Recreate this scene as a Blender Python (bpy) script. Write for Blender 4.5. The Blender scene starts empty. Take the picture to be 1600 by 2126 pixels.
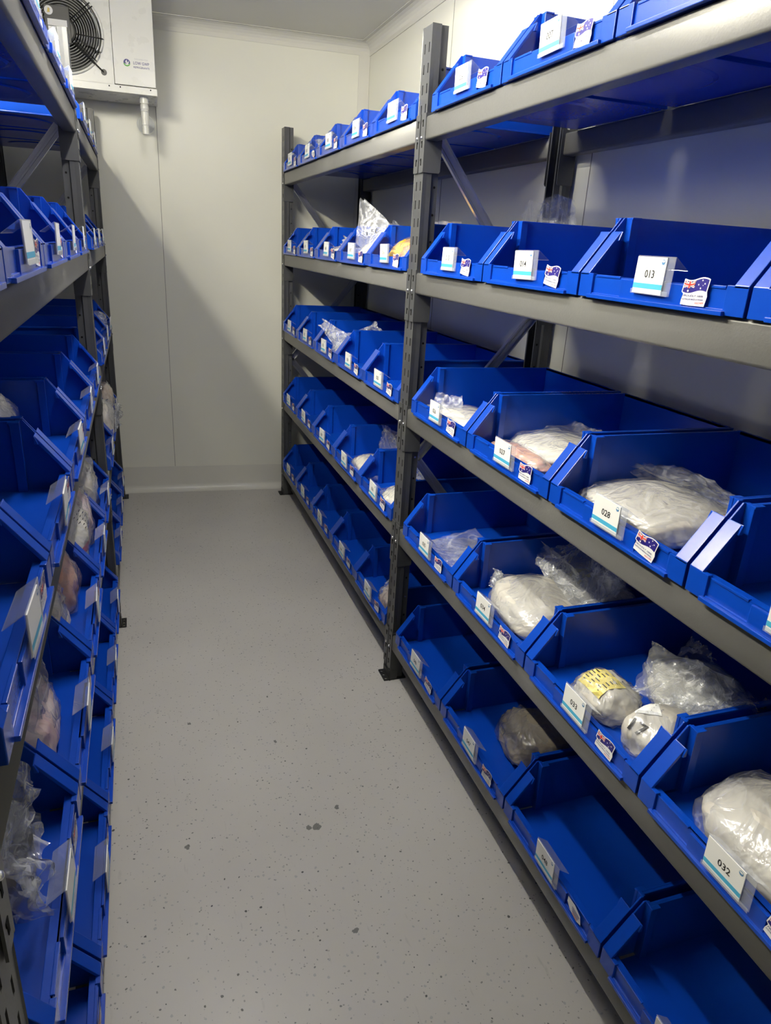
import bpy, bmesh, math, random
from mathutils import Vector, Matrix, noise
from mathutils.bvhtree import BVHTree
PI = math.pi
scene = bpy.context.scene
col = scene.collection
rnd = random.Random(7)

# ------------------------------------------------------------------ measures
CAM_H = 1.5231
XR, XL = 0.807, -0.155            # front planes of the two racks
ZB = [1.8145, 1.3941, 0.9758, 0.5552, 0.1322]   # undersides of the beams
BEAM_H = 0.062
UP_H = 2.10
UW = 0.070                        # upright width
DEPTH = 0.490                     # rack depth
WALL_R, WALL_L = 1.312, -0.662
CEIL = 2.572
WD, WT = 4.447, -0.070            # end wall: y = WD + WT*x
BW, BH, BD, LIP = 0.411, 0.142, 0.466, 0.042    # bin
PITCH = 0.418
RF = [4.249, 2.1325, -0.075]      # right frames, centre of upright in y
LF = [4.340, 2.755, 0.525]        # left frames
def wall_y(x): return WD + WT * x

# ------------------------------------------------------------------ materials
def new_mat(name):
    m = bpy.data.materials.new(name); m.use_nodes = True
    nt = m.node_tree
    return m, nt, nt.nodes['Principled BSDF']
def simple(name, colr, rough=.5, metal=0., spec=.5, coat=0., bump=0., bscale=80.):
    m, nt, b = new_mat(name)
    b.inputs['Base Color'].default_value = (*colr, 1)
    b.inputs['Roughness'].default_value = rough
    b.inputs['Metallic'].default_value = metal
    b.inputs['Specular IOR Level'].default_value = spec
    b.inputs['Coat Weight'].default_value = coat
    b.inputs['Coat Roughness'].default_value = .12
    tc = nt.nodes.new('ShaderNodeTexCoord')
    nz = nt.nodes.new('ShaderNodeTexNoise'); nz.inputs['Scale'].default_value = bscale
    nz.inputs['Detail'].default_value = 3
    nt.links.new(tc.outputs['Object'], nz.inputs['Vector'])
    if bump:
        bp = nt.nodes.new('ShaderNodeBump'); bp.inputs['Strength'].default_value = bump
        bp.inputs['Distance'].default_value = .002
        nt.links.new(nz.outputs['Fac'], bp.inputs['Height']); nt.links.new(bp.outputs['Normal'], b.inputs['Normal'])
    # slight variation of roughness, so that no surface is perfectly even
    mr = nt.nodes.new('ShaderNodeMapRange')
    mr.inputs['To Min'].default_value = max(0, rough - .04); mr.inputs['To Max'].default_value = rough + .04
    nt.links.new(nz.outputs['Fac'], mr.inputs['Value']); nt.links.new(mr.outputs['Result'], b.inputs['Roughness'])
    return m
M = {}
M['blue'] = simple('bin_blue_plastic', (.0022, .048, .40), .25, spec=.45, bump=.02, bscale=200)
M['steel'] = simple('grey_powder_coat', (.130, .130, .126), .34, spec=.5, bump=.10, bscale=260)
M['upright'] = simple('grey_upright_coat', (.052, .054, .058), .40, spec=.5, bump=.05, bscale=260)
M['black'] = simple('black_steel', (.012, .012, .013), .45)
M['dark'] = simple('hole_black', (.004, .004, .004), .9, spec=.1)
M['galv'] = simple('galvanised_steel', (.55, .56, .58), .30, metal=.9, bump=.08, bscale=40)
M['bolt'] = simple('zinc_bolt', (.82, .82, .82), .22, metal=.9)
M['card'] = simple('white_card', (.86, .86, .84), .45)
M['ink'] = simple('black_ink', (.012, .012, .014), .5)
M['cyan'] = simple('cyan_stripe', (.07, .42, .66), .45)
M['navy'] = simple('navy_print', (.018, .012, .17), .4)
M['red'] = simple('red_print', (.72, .045, .03), .45)
M['lblue'] = simple('small_logo_blue', (.10, .24, .45), .45)
M['white'] = simple('white_enamel', (.80, .80, .75), .28, spec=.5, bscale=12)
M['pvc'] = simple('white_pvc', (.80, .80, .74), .28)
M['fan'] = simple('fan_black', (.006, .006, .006), .55)
M['wire'] = simple('guard_wire_grey', (.30, .30, .29), .35)
M['gprint'] = simple('light_grey_print', (.55, .55, .56), .5)
M['motor'] = simple('motor_dark_grey', (.05, .05, .048), .45)
M['green'] = simple('green_print', (.10, .38, .06), .45)
M['ylab'] = simple('yellow_label', (.78, .66, .18), .40)
M['gold'] = simple('gold_print', (.62, .46, .09), .35)

def mat_wall(name, c):
    m, nt, b = new_mat(name)
    tc = nt.nodes.new('ShaderNodeTexCoord')
    nz = nt.nodes.new('ShaderNodeTexNoise'); nz.inputs['Scale'].default_value = 2.2; nz.inputs['Detail'].default_value = 4
    cr = nt.nodes.new('ShaderNodeValToRGB')
    cr.color_ramp.elements[0].position = .3; cr.color_ramp.elements[1].position = .7
    cr.color_ramp.elements[0].color = (*[v * .96 for v in c], 1); cr.color_ramp.elements[1].color = (*c, 1)
    nt.links.new(tc.outputs['Object'], nz.inputs['Vector']); nt.links.new(nz.outputs['Fac'], cr.inputs['Fac'])
    nt.links.new(cr.outputs['Color'], b.inputs['Base Color'])
    b.inputs['Roughness'].default_value = .30; b.inputs['Specular IOR Level'].default_value = .5
    return m
M['wall'] = mat_wall('cool_room_panel', (.80, .795, .705))
M['ceil'] = mat_wall('ceiling_panel', (.66, .655, .61))
M['trim'] = mat_wall('panel_trim', (.70, .69, .63))
M['seam'] = simple('panel_seam', (.20, .20, .18), .6)

def mat_floor():
    m, nt, b = new_mat('speckled_floor')
    N, L = nt.nodes, nt.links
    tc = N.new('ShaderNodeTexCoord')
    base = N.new('ShaderNodeTexNoise'); base.inputs['Scale'].default_value = 1.6; base.inputs['Detail'].default_value = 6
    cr = N.new('ShaderNodeValToRGB')
    cr.color_ramp.elements[0].position = .32; cr.color_ramp.elements[1].position = .70
    cr.color_ramp.elements[0].color = (.47, .455, .43, 1); cr.color_ramp.elements[1].color = (.53, .515, .485, 1)
    L.new(tc.outputs['Object'], base.inputs['Vector']); L.new(base.outputs['Fac'], cr.inputs['Fac'])
    cur = cr.outputs['Color']
    dis = N.new('ShaderNodeTexNoise'); dis.inputs['Scale'].default_value = 90; dis.inputs['Detail'].default_value = 2
    L.new(tc.outputs['Object'], dis.inputs['Vector'])
    def flakes(scale, keep, radius, colr, strength):
        nonlocal cur
        mix = N.new('ShaderNodeVectorMath'); mix.operation = 'MULTIPLY_ADD'
        L.new(dis.outputs['Color'], mix.inputs[0]); mix.inputs[1].default_value = (.008, .008, 0)
        L.new(tc.outputs['Object'], mix.inputs[2])
        v = N.new('ShaderNodeTexVoronoi'); v.inputs['Scale'].default_value = scale
        v.voronoi_dimensions = '2D'
        L.new(mix.outputs['Vector'], v.inputs['Vector'])
        sep = N.new('ShaderNodeSeparateColor'); L.new(v.outputs['Color'], sep.inputs['Color'])
        lt = N.new('ShaderNodeMath'); lt.operation = 'LESS_THAN'; lt.inputs[1].default_value = keep
        L.new(sep.outputs['Red'], lt.inputs[0])
        rad = N.new('ShaderNodeMath'); rad.operation = 'MULTIPLY'; rad.inputs[1].default_value = radius
        L.new(sep.outputs['Green'], rad.inputs[0])
        ds = N.new('ShaderNodeMath'); ds.operation = 'LESS_THAN'
        L.new(v.outputs['Distance'], ds.inputs[0]); L.new(rad.outputs[0], ds.inputs[1])
        mu = N.new('ShaderNodeMath'); mu.operation = 'MULTIPLY'; L.new(lt.outputs[0], mu.inputs[0]); L.new(ds.outputs[0], mu.inputs[1])
        st = N.new('ShaderNodeMath'); st.operation = 'MULTIPLY'; st.inputs[1].default_value = strength
        L.new(mu.outputs[0], st.inputs[0])
        mx = N.new('ShaderNodeMixRGB'); mx.inputs['Color2'].default_value = (*colr, 1)
        L.new(st.outputs[0], mx.inputs['Fac']); L.new(cur, mx.inputs['Color1']); cur = mx.outputs['Color']
    flakes(130, .10, .30, (.13, .13, .13), .6)
    flakes(60, .12, .15, (.07, .075, .08), .8)
    flakes(75, .14, .26, (.26, .27, .29), .55)
    flakes(26, .10, .085, (.03, .035, .035), .9)
    # scuffs of their own shape: thin streaks
    mp = N.new('ShaderNodeMapping'); mp.inputs['Scale'].default_value = (26, 5, 1); mp.inputs['Rotation'].default_value = (0, 0, .5)
    L.new(tc.outputs['Object'], mp.inputs['Vector'])
    sc = N.new('ShaderNodeTexNoise'); sc.inputs['Scale'].default_value = 2.2; sc.inputs['Detail'].default_value = 5
    L.new(mp.outputs['Vector'], sc.inputs['Vector'])
    sr = N.new('ShaderNodeMapRange'); sr.inputs['From Min'].default_value = .66; sr.inputs['From Max'].default_value = .78
    sr.inputs['To Max'].default_value = .28
    L.new(sc.outputs['Fac'], sr.inputs['Value'])
    mx = N.new('ShaderNodeMixRGB'); mx.inputs['Color2'].default_value = (.13, .125, .12, 1)
    L.new(sr.outputs['Result'], mx.inputs['Fac']); L.new(cur, mx.inputs['Color1']); cur = mx.outputs['Color']
    # a few single dark smudges
    for (px, py, r) in [(.378, 1.475, .012), (.357, 1.478, .008), (.45, 1.53, .007), (.395, 1.14, .008), (.03, 1.50, .008), (.07, 2.02, .005), (.33, 1.86, .006)]:
        sb = N.new('ShaderNodeVectorMath'); sb.operation = 'MULTIPLY_ADD'
        L.new(dis.outputs['Color'], sb.inputs[0]); sb.inputs[1].default_value = (.016, .016, 0); L.new(tc.outputs['Object'], sb.inputs[2])
        d = N.new('ShaderNodeVectorMath'); d.operation = 'DISTANCE'
        L.new(sb.outputs['Vector'], d.inputs[0]); d.inputs[1].default_value = (px + .008, py + .008, 0)
        l = N.new('ShaderNodeMath'); l.operation = 'LESS_THAN'; l.inputs[1].default_value = r
        L.new(d.outputs['Value'], l.inputs[0])
        k = N.new('ShaderNodeMath'); k.operation = 'MULTIPLY'; k.inputs[1].default_value = .75; L.new(l.outputs[0], k.inputs[0])
        mx = N.new('ShaderNodeMixRGB'); mx.inputs['Color2'].default_value = (.05, .055, .055, 1)
        L.new(k.outputs[0], mx.inputs['Fac']); L.new(cur, mx.inputs['Color1']); cur = mx.outputs['Color']
    L.new(cur, b.inputs['Base Color'])
    b.inputs['Roughness'].default_value = .36; b.inputs['Specular IOR Level'].default_value = .4
    bp = N.new('ShaderNodeBump'); bp.inputs['Strength'].default_value = .12; bp.inputs['Distance'].default_value = .003
    bn = N.new('ShaderNodeTexNoise'); bn.inputs['Scale'].default_value = 14; bn.inputs['Detail'].default_value = 3
    L.new(tc.outputs['Object'], bn.inputs['Vector']); L.new(bn.outputs['Fac'], bp.inputs['Height']); L.new(bp.outputs['Normal'], b.inputs['Normal'])
    return m
M['floor'] = mat_floor()

def mat_clear(name, alpha, rough, tint=(.9, .92, .95), bump=0., bscale=40):
    """thin clear plastic: see-through, with a faint milky veil and a mirror-like skin that follows its creases"""
    m = bpy.data.materials.new(name); m.use_nodes = True; nt = m.node_tree; N, L = nt.nodes, nt.links
    N.remove(N['Principled BSDF'])
    tr = N.new('ShaderNodeBsdfTransparent'); tr.inputs['Color'].default_value = (.96, .97, .98, 1)
    df = N.new('ShaderNodeBsdfDiffuse'); df.inputs['Color'].default_value = (*tint, 1)
    gl = N.new('ShaderNodeBsdfGlossy'); gl.inputs['Roughness'].default_value = rough; gl.inputs['Color'].default_value = (.95, .96, 1, 1)
    fr = N.new('ShaderNodeLayerWeight'); fr.inputs['Blend'].default_value = .5
    pw = N.new('ShaderNodeMath'); pw.operation = 'POWER'; pw.inputs[1].default_value = 4.0; L.new(fr.outputs['Facing'], pw.inputs[0])
    m1 = N.new('ShaderNodeMixShader'); m1.inputs['Fac'].default_value = alpha
    L.new(tr.outputs[0], m1.inputs[1]); L.new(df.outputs[0], m1.inputs[2])
    k = N.new('ShaderNodeMath'); k.operation = 'MULTIPLY_ADD'; k.inputs[1].default_value = .75; k.inputs[2].default_value = .045
    k.use_clamp = True
    L.new(pw.outputs[0], k.inputs[0])
    m2 = N.new('ShaderNodeMixShader'); L.new(k.outputs[0], m2.inputs['Fac']); L.new(m1.outputs[0], m2.inputs[1]); L.new(gl.outputs[0], m2.inputs[2])
    L.new(m2.outputs[0], N['Material Output'].inputs[0])
    if bump:
        tc = N.new('ShaderNodeTexCoord'); nz = N.new('ShaderNodeTexNoise')
        nz.inputs['Scale'].default_value = bscale; nz.inputs['Detail'].default_value = 3; nz.inputs['Distortion'].default_value = 2.5
        ab = N.new('ShaderNodeMath'); ab.operation = 'SUBTRACT'; ab.inputs[1].default_value = .5
        a2 = N.new('ShaderNodeMath'); a2.operation = 'ABSOLUTE'
        bp = N.new('ShaderNodeBump'); bp.inputs['Strength'].default_value = bump; bp.inputs['Distance'].default_value = .02
        bp.invert = True
        L.new(tc.outputs['Object'], nz.inputs['Vector']); L.new(nz.outputs['Fac'], ab.inputs[0]); L.new(ab.outputs[0], a2.inputs[0])
        L.new(a2.outputs[0], bp.inputs['Height'])
        for q in (df, gl, fr): L.new(bp.outputs['Normal'], q.inputs['Normal'])
        # creases scatter a little more light than the flat film
        cr = N.new('ShaderNodeMapRange'); cr.inputs['From Min'].default_value = .0; cr.inputs['From Max'].default_value = .05
        cr.inputs['To Min'].default_value = min(1, alpha * 3.2); cr.inputs['To Max'].default_value = alpha
        L.new(a2.outputs[0], cr.inputs['Value']); L.new(cr.outputs['Result'], m1.inputs['Fac'])
    return m
M['acrylic'] = mat_clear('clear_acrylic', .14, .06, (.80, .84, .92))
M['film'] = mat_clear('clear_bag_film', .13, .12, (.92, .93, .95), .55, 9)
M['film_thin'] = mat_clear('thin_bag_film', .06, .10, (.92, .93, .96), .55, 10)

def mat_bag(name, c1, c2, nscale=22, rough=.30):
    m, nt, b = new_mat(name)
    N, L = nt.nodes, nt.links
    tc = N.new('ShaderNodeTexCoord')
    nz = N.new('ShaderNodeTexNoise'); nz.inputs['Scale'].default_value = nscale; nz.inputs['Detail'].default_value = 5; nz.inputs['Distortion'].default_value = 1.0
    cr = N.new('ShaderNodeValToRGB'); cr.color_ramp.elements[0].position = .35; cr.color_ramp.elements[1].position = .65
    cr.color_ramp.elements[0].color = (*c1, 1); cr.color_ramp.elements[1].color = (*c2, 1)
    L.new(tc.outputs['Object'], nz.inputs['Vector']); L.new(nz.outputs['Fac'], cr.inputs['Fac']); L.new(cr.outputs['Color'], b.inputs['Base Color'])
    b.inputs['Roughness'].default_value = rough + .2; b.inputs['Coat Weight'].default_value = 1.0; b.inputs['Coat Roughness'].default_value = .10
    n2 = N.new('ShaderNodeTexNoise'); n2.inputs['Scale'].default_value = 9; n2.inputs['Detail'].default_value = 3; n2.inputs['Distortion'].default_value = .9
    su = N.new('ShaderNodeMath'); su.operation = 'SUBTRACT'; su.inputs[1].default_value = .5
    a2 = N.new('ShaderNodeMath'); a2.operation = 'ABSOLUTE'
    bp = N.new('ShaderNodeBump'); bp.inputs['Strength'].default_value = .6; bp.inputs['Distance'].default_value = .03; bp.invert = True
    L.new(tc.outputs['Object'], n2.inputs['Vector']); L.new(n2.outputs['Fac'], su.inputs[0]); L.new(su.outputs[0], a2.inputs[0])
    L.new(a2.outputs[0], bp.inputs['Height']); L.new(bp.outputs['Normal'], b.inputs['Normal']); L.new(bp.outputs['Normal'], b.inputs['Coat Normal'])
    return m
M['powder'] = mat_bag('white_powder_bag', (.66, .62, .54), (.74, .71, .63))
M['powder_grey'] = mat_bag('pale_grey_bag', (.52, .49, .44), (.60, .57, .51))
M['taupe'] = mat_bag('taupe_bag', (.30, .255, .20), (.38, .33, .27))
M['tan'] = mat_bag('tan_bag', (.55, .42, .33), (.66, .56, .48), 40)
M['salmon'] = mat_bag('salmon_pieces', (.60, .30, .20), (.70, .42, .32), 18)
M['pinkbag'] = mat_bag('pink_bag', (.62, .42, .40), (.70, .60, .56), 16)
M['cream'] = mat_bag('cream_bag', (.62, .52, .36), (.74, .68, .56), 14)
M['amber'] = mat_bag('amber_bag', (.80, .42, .03), (.85, .55, .06), 12)
M['redpart'] = mat_bag('red_orange_bag', (.75, .20, .08), (.80, .34, .18), 30)
M['pieces'] = mat_bag('white_pieces', (.55, .50, .42), (.80, .77, .70), 90)
M['darkbag'] = mat_bag('dark_grey_bag', (.05, .05, .055), (.10, .10, .10), 20)
M['wood'] = mat_bag('orange_slats', (.62, .28, .12), (.74, .42, .22), 30, .5)
M['magenta'] = mat_bag('magenta_patch', (.55, .06, .14), (.62, .10, .2), 20)

# ------------------------------------------------------------------ mesh helpers
class MB:
    def __init__(s): s.v, s.f, s.m, s.mats = [], [], [], []
    def mi(s, mat):
        if mat not in s.mats: s.mats.append(mat)
        return s.mats.index(mat)
    def geom(s, vs, fs, mat):
        o = len(s.v); i = s.mi(mat)
        s.v += [tuple(p) for p in vs]
        for f in fs: s.f.append([a + o for a in f]); s.m.append(i)
    def box(s, x0, x1, y0, y1, z0, z1, mat):
        x0, x1 = min(x0, x1), max(x0, x1); y0, y1 = min(y0, y1), max(y0, y1); z0, z1 = min(z0, z1), max(z0, z1)
        vs = [(x0,y0,z0),(x1,y0,z0),(x1,y1,z0),(x0,y1,z0),(x0,y0,z1),(x1,y0,z1),(x1,y1,z1),(x0,y1,z1)]
        s.geom(vs, [(0,3,2,1),(4,5,6,7),(0,1,5,4),(1,2,6,5),(2,3,7,6),(3,0,4,7)], mat)
    def prism(s, poly, a0, a1, fn, mat):
        """poly: 2-D loop; fn(p, q, a) -> xyz"""
        n = len(poly)
        vs = [fn(p, q, a0) for p, q in poly] + [fn(p, q, a1) for p, q in poly]
        fs = [list(range(n))[::-1], list(range(n, 2 * n))] + [(i, (i + 1) % n, n + (i + 1) % n, n + i) for i in range(n)]
        s.geom(vs, fs, mat)
    def poly(s, pts, mat): s.geom(pts, [list(range(len(pts)))], mat)
    def tube(s, pts, r, mat, n=8, closed=False, caps=True):
        pts = [Vector(p) for p in pts]; N = len(pts); rings = []
        for i, p in enumerate(pts):
            a = pts[(i - 1) % N] if (closed or i > 0) else p
            b = pts[(i + 1) % N] if (closed or i < N - 1) else p
            t = (b - a).normalized()
            ref = Vector((0, 0, 1)) if abs(t.z) < .9 else Vector((1, 0, 0))
            u = t.cross(ref).normalized(); w = t.cross(u)
            rr = r[i] if isinstance(r, (list, tuple)) else r
            rings.append([p + (u * math.cos(2 * PI * k / n) + w * math.sin(2 * PI * k / n)) * rr for k in range(n)])
        vs = [q for ring in rings for q in ring]; fs = []
        for i in range(N if closed else N - 1):
            j = (i + 1) % N
            for k in range(n): fs.append((i * n + k, i * n + (k + 1) % n, j * n + (k + 1) % n, j * n + k))
        if caps and not closed: fs += [list(range(n))[::-1], list(range((N - 1) * n, N * n))]
        s.geom(vs, fs, mat)
    def disc(s, c, r, ax, mat, n=16, h=.001):
        c = Vector(c); ax = Vector(ax).normalized()
        s.tube([c, c + ax * h], r, mat, n)
    def mesh(s, name, recalc=True, smooth=False, bevel=0., weld=False):
        me = bpy.data.meshes.new(name)
        me.from_pydata(s.v, [], s.f)
        for m in s.mats: me.materials.append(M[m] if isinstance(m, str) else m)
        me.polygons.foreach_set('material_index', s.m)
        if recalc or bevel or weld:
            bm = bmesh.new(); bm.from_mesh(me)
            if weld: bmesh.ops.remove_doubles(bm, verts=bm.verts, dist=1e-5)
            if recalc: bmesh.ops.recalc_face_normals(bm, faces=bm.faces)
            if bevel:
                es = [e for e in bm.edges if len(e.link_faces) == 2 and e.calc_face_angle(0) > .5]
                bmesh.ops.bevel(bm, geom=es, offset=bevel, segments=2, profile=.6, affect='EDGES', clamp_overlap=True)
            bm.to_mesh(me); bm.free()
        if smooth: me.polygons.foreach_set('use_smooth', [True] * len(me.polygons))
        me.update(); return me
def link(name, data, parent=None, loc=(0,0,0), rot=(0,0,0)):
    o = bpy.data.objects.new(name, data); col.objects.link(o)
    o.location = loc; o.rotation_euler = rot
    if parent: o.parent = parent
    return o
def thing(name, label, cat, loc=(0,0,0), rz=0, group=None, data=None):
    o = bpy.data.objects.new(name, data); col.objects.link(o)
    if data is None: o.empty_display_size = .05
    o.location = loc; o.rotation_euler = (0, 0, rz); o['label'] = label; o['category'] = cat
    if group: o['group'] = group
    return o
def struct(name, me):
    o = link(name, me); o['kind'] = 'structure'; return o
_tx = {}
def text_geom(txt, size=1.0, center=True, shear=0.):
    key = (txt, shear)
    if key not in _tx:
        c = bpy.data.curves.new('t', 'FONT'); c.body = txt; c.size = 1; c.resolution_u = 2; c.shear = shear; c.offset = .012
        o = bpy.data.objects.new('t', c); col.objects.link(o)
        dg = bpy.context.evaluated_depsgraph_get()
        me = o.evaluated_get(dg).to_mesh()
        vs = [(v.co.x, v.co.y) for v in me.vertices]; fs = [list(p.vertices) for p in me.polygons]
        o.evaluated_get(dg).to_mesh_clear(); bpy.data.objects.remove(o); bpy.data.curves.remove(c)
        xs = [v[0] for v in vs]; ys = [v[1] for v in vs]
        _tx[key] = (vs, fs, min(xs), max(xs), min(ys), max(ys))
    vs, fs, a, b, c_, d = _tx[key]
    ox, oy = ((a + b) / 2, (c_ + d) / 2) if center else (a, c_)
    return [((x - ox) * size, (y - oy) * size) for x, y in vs], fs, (b - a) * size, (d - c_) * size
def put_text(mb, txt, height, fn, mat, width=None, shear=0.):
    """height = glyph height; fn(u, v) -> xyz around the centre"""
    vs, fs, w, h = text_geom(txt, 1.0, True, shear)
    k = height / h; kx = (width / w) if width else k
    mb.geom([fn(u * kx, v * k) for u, v in vs], fs, mat)

# ------------------------------------------------------------------ room
def quad_wall(name, p, q, z0, z1, thick, mat):
    """slab whose inner face runs from p to q"""
    p, q = Vector(p), Vector(q); t = (q - p).normalized(); n = Vector((-t.y, t.x)) * thick
    mb = MB()
    lo = [(p.x,p.y,z0),(q.x,q.y,z0),(q.x+n.x,q.y+n.y,z0),(p.x+n.x,p.y+n.y,z0)]
    vs = lo + [(a,b,z1) for a,b,_ in lo]
    mb.geom(vs, [(0,3,2,1),(4,5,6,7),(0,1,5,4),(1,2,6,5),(2,3,7,6),(3,0,4,7)], mat)
    return struct(name, mb.mesh(name))
YB = -1.9
quad_wall('wall_back', (WALL_R + .1, wall_y(WALL_R + .1)), (WALL_L - .1, wall_y(WALL_L - .1)), -.0, CEIL, -.1, 'wall')
quad_wall('wall_right', (WALL_R, YB - .05), (WALL_R, wall_y(WALL_R) - .001), 0, CEIL, -.1, 'wall')
quad_wall('wall_left', (WALL_L, wall_y(WALL_L) - .001), (WALL_L, YB - .05), 0, CEIL, -.1, 'wall')
quad_wall('wall_front', (WALL_L - .1, YB), (WALL_R + .1, YB), 0, CEIL, -.1, 'wall')
mb = MB(); mb.box(WALL_L - .1, WALL_R + .1, YB - .1, 4.7, -.1, 0, 'floor'); struct('floor', mb.mesh('floor'))
mb = MB(); mb.box(WALL_L - .1, WALL_R + .1, YB - .1, 4.7, CEIL, CEIL + .1, 'ceil'); struct('ceiling', mb.mesh('ceiling'))
# coving (curved strip) between two walls/ceilings, and the coved floor edge
def cove(name, p, q, z, r, up, mat='trim'):
    """p->q along the wall foot; n points into the room"""
    p, q = Vector((*p, 0)), Vector((*q, 0)); t = (q - p).normalized(); n = Vector((-t.y, t.x, 0))
    mb = MB(); N = 6; s = 1 if up else -1
    prof = [(r * (1 - math.sin(a)), r * (1 - math.cos(a))) for a in [i / N * PI / 2 for i in range(N + 1)]]
    prof = [(0, r + .006), (.003, r + .006), (.003, r)] + [(max(d, .0025), h) for d, h in prof[::-1]][:-1] + [(r, .0025), (r + .006, .0025), (r + .006, 0), (0, 0)]
    mb.prism(prof, 0, (q - p).length, lambda d, h, a: tuple(p + t * a + n * d + Vector((0, 0, z + s * h))), mat)
    return struct(name, mb.mesh(name))
A = (WALL_L + .001, wall_y(WALL_L) - .001); Bc = (WALL_R - .001, wall_y(WALL_R) - .001)
cove('trim_1', Bc, A, CEIL - .0005, .055, False)
cove('trim_2', (WALL_R - .001, YB), Bc, CEIL - .0005, .055, False)
def upstand(name, p, q):
    p, q = Vector((*p, 0)), Vector((*q, 0)); t = (q - p).normalized(); n = Vector((-t.y, t.x, 0)); mb = MB(); r = .04
    prof = [(0, .155), (.004, .155), (.004, r)] + [(.004 + r * (1 - math.cos(a)), r * (1 - math.sin(a)) + .0006) for a in [i / 6 * PI / 2 for i in range(1, 7)]] + [(.05, 0), (0, 0)]
    mb.prism(prof, 0, (q - p).length, lambda d, h, a: tuple(p + t * a + n * d + Vector((0, 0, .0005 + h))), 'trim')
    return struct(name, mb.mesh(name))
upstand('baseboard_back', Bc, A)
# vertical corner trim and panel seams
mb = MB()
t = Vector((-1, -WT, 0)).normalized(); n = Vector((WT, -1, 0)).normalized(); P = Vector((Bc[0], Bc[1], 0))
for (a0, a1, d1) in ((.0, .062, .003),):
    vs = []
    for z in (.08, CEIL - .06):
        for a, d in ((a0, 0), (a1, 0), (a1, d1), (a0, d1)):
            p = P + t * a + n * d; vs.append((p.x, p.y, z))
    mb.geom(vs, [(0,1,2,3),(4,5,6,7),(0,1,5,4),(1,2,6,5),(2,3,7,6),(3,0,4,7)], 'trim')
struct('trim_3', mb.mesh('trim_3'))
def seam_back(name, x):
    mb = MB(); y = wall_y(x)
    mb.box(x - .0012, x + .0012, y - .0012, y + .004, .09, CEIL - .065, 'seam')
    struct(name, mb.mesh(name))
seam_back('trim_4', .156); seam_back('trim_5', -.98 + .36)
for i, y in enumerate((3.18, 2.02, .86)):
    mb = MB(); mb.box(WALL_R - .0012, WALL_R + .003, y - .0012, y + .0012, .02, CEIL - .065, 'seam'); struct('trim_%d' % (6 + i), mb.mesh('trim'))

# ------------------------------------------------------------------ racking
def upright_mesh():
    mb = MB(); us = [-.035, -.0195, -.0125, .0125, .0195, .035]
    zs = [0]; slots = []; z = .035
    while z + .024 < UP_H - .02:
        zs += [z, z + .024]; slots.append((z, z + .024)); z += .05
    zs.append(UP_H)
    idx = {}
    vs, fs = [], []
    for k, zz in enumerate(zs):
        for i, u in enumerate(us): idx[i, k] = len(vs); vs.append((u, 0, zz))
    for k in range(len(zs) - 1):
        isslot = (k % 2 == 1)
        for i in range(5):
            if isslot and i in (1, 3): continue
            fs.append((idx[i, k], idx[i + 1, k], idx[i + 1, k + 1], idx[i, k + 1]))
    for sg in (-1, 1):
        path = [(.035, .0), (.035, .026), (.0265, .030), (.0265, .050), (.020, .050)]
        prev = None
        for (u, d) in path:
            a = len(vs); vs += [(sg * u, d, 0), (sg * u, d, UP_H)]
            if prev is not None: fs.append((prev, a, a + 1, prev + 1))
            prev = a
    mb.geom(vs, fs, 'upright')
    me = mb.mesh('upright', weld=True)
    bm = bmesh.new(); bm.from_mesh(me)
    bmesh.ops.solidify(bm, geom=bm.faces[:], thickness=.0018)
    bm.to_mesh(me); bm.free()
    # bracing holes and a few bolts on the two side flanges
    mb = MB(); mb2 = MB()
    for sg in (-1, 1):
        z = .12
        k = 0
        while z < UP_H - .05:
            (mb2 if k % 7 == 3 else mb).disc((sg * .0262, .040, z), .0036, (sg, 0, 0), 'bolt' if k % 7 == 3 else 'dark', 8, .0022 if k % 7 == 3 else .0012)
            z += .075; k += 1
    extra = MB()
    base_v = [tuple(v.co) for v in me.vertices]; base_f = [list(p.vertices) for p in me.polygons]
    extra.geom(base_v, base_f, 'upright')
    for q in (mb, mb2):
        o = len(extra.v)
        extra.v += q.v
        for f, i in zip(q.f, q.m): extra.f.append([a + o for a in f]); extra.m.append(extra.mi(q.mats[i]))
    return extra.mesh('upright', recalc=False)
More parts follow.
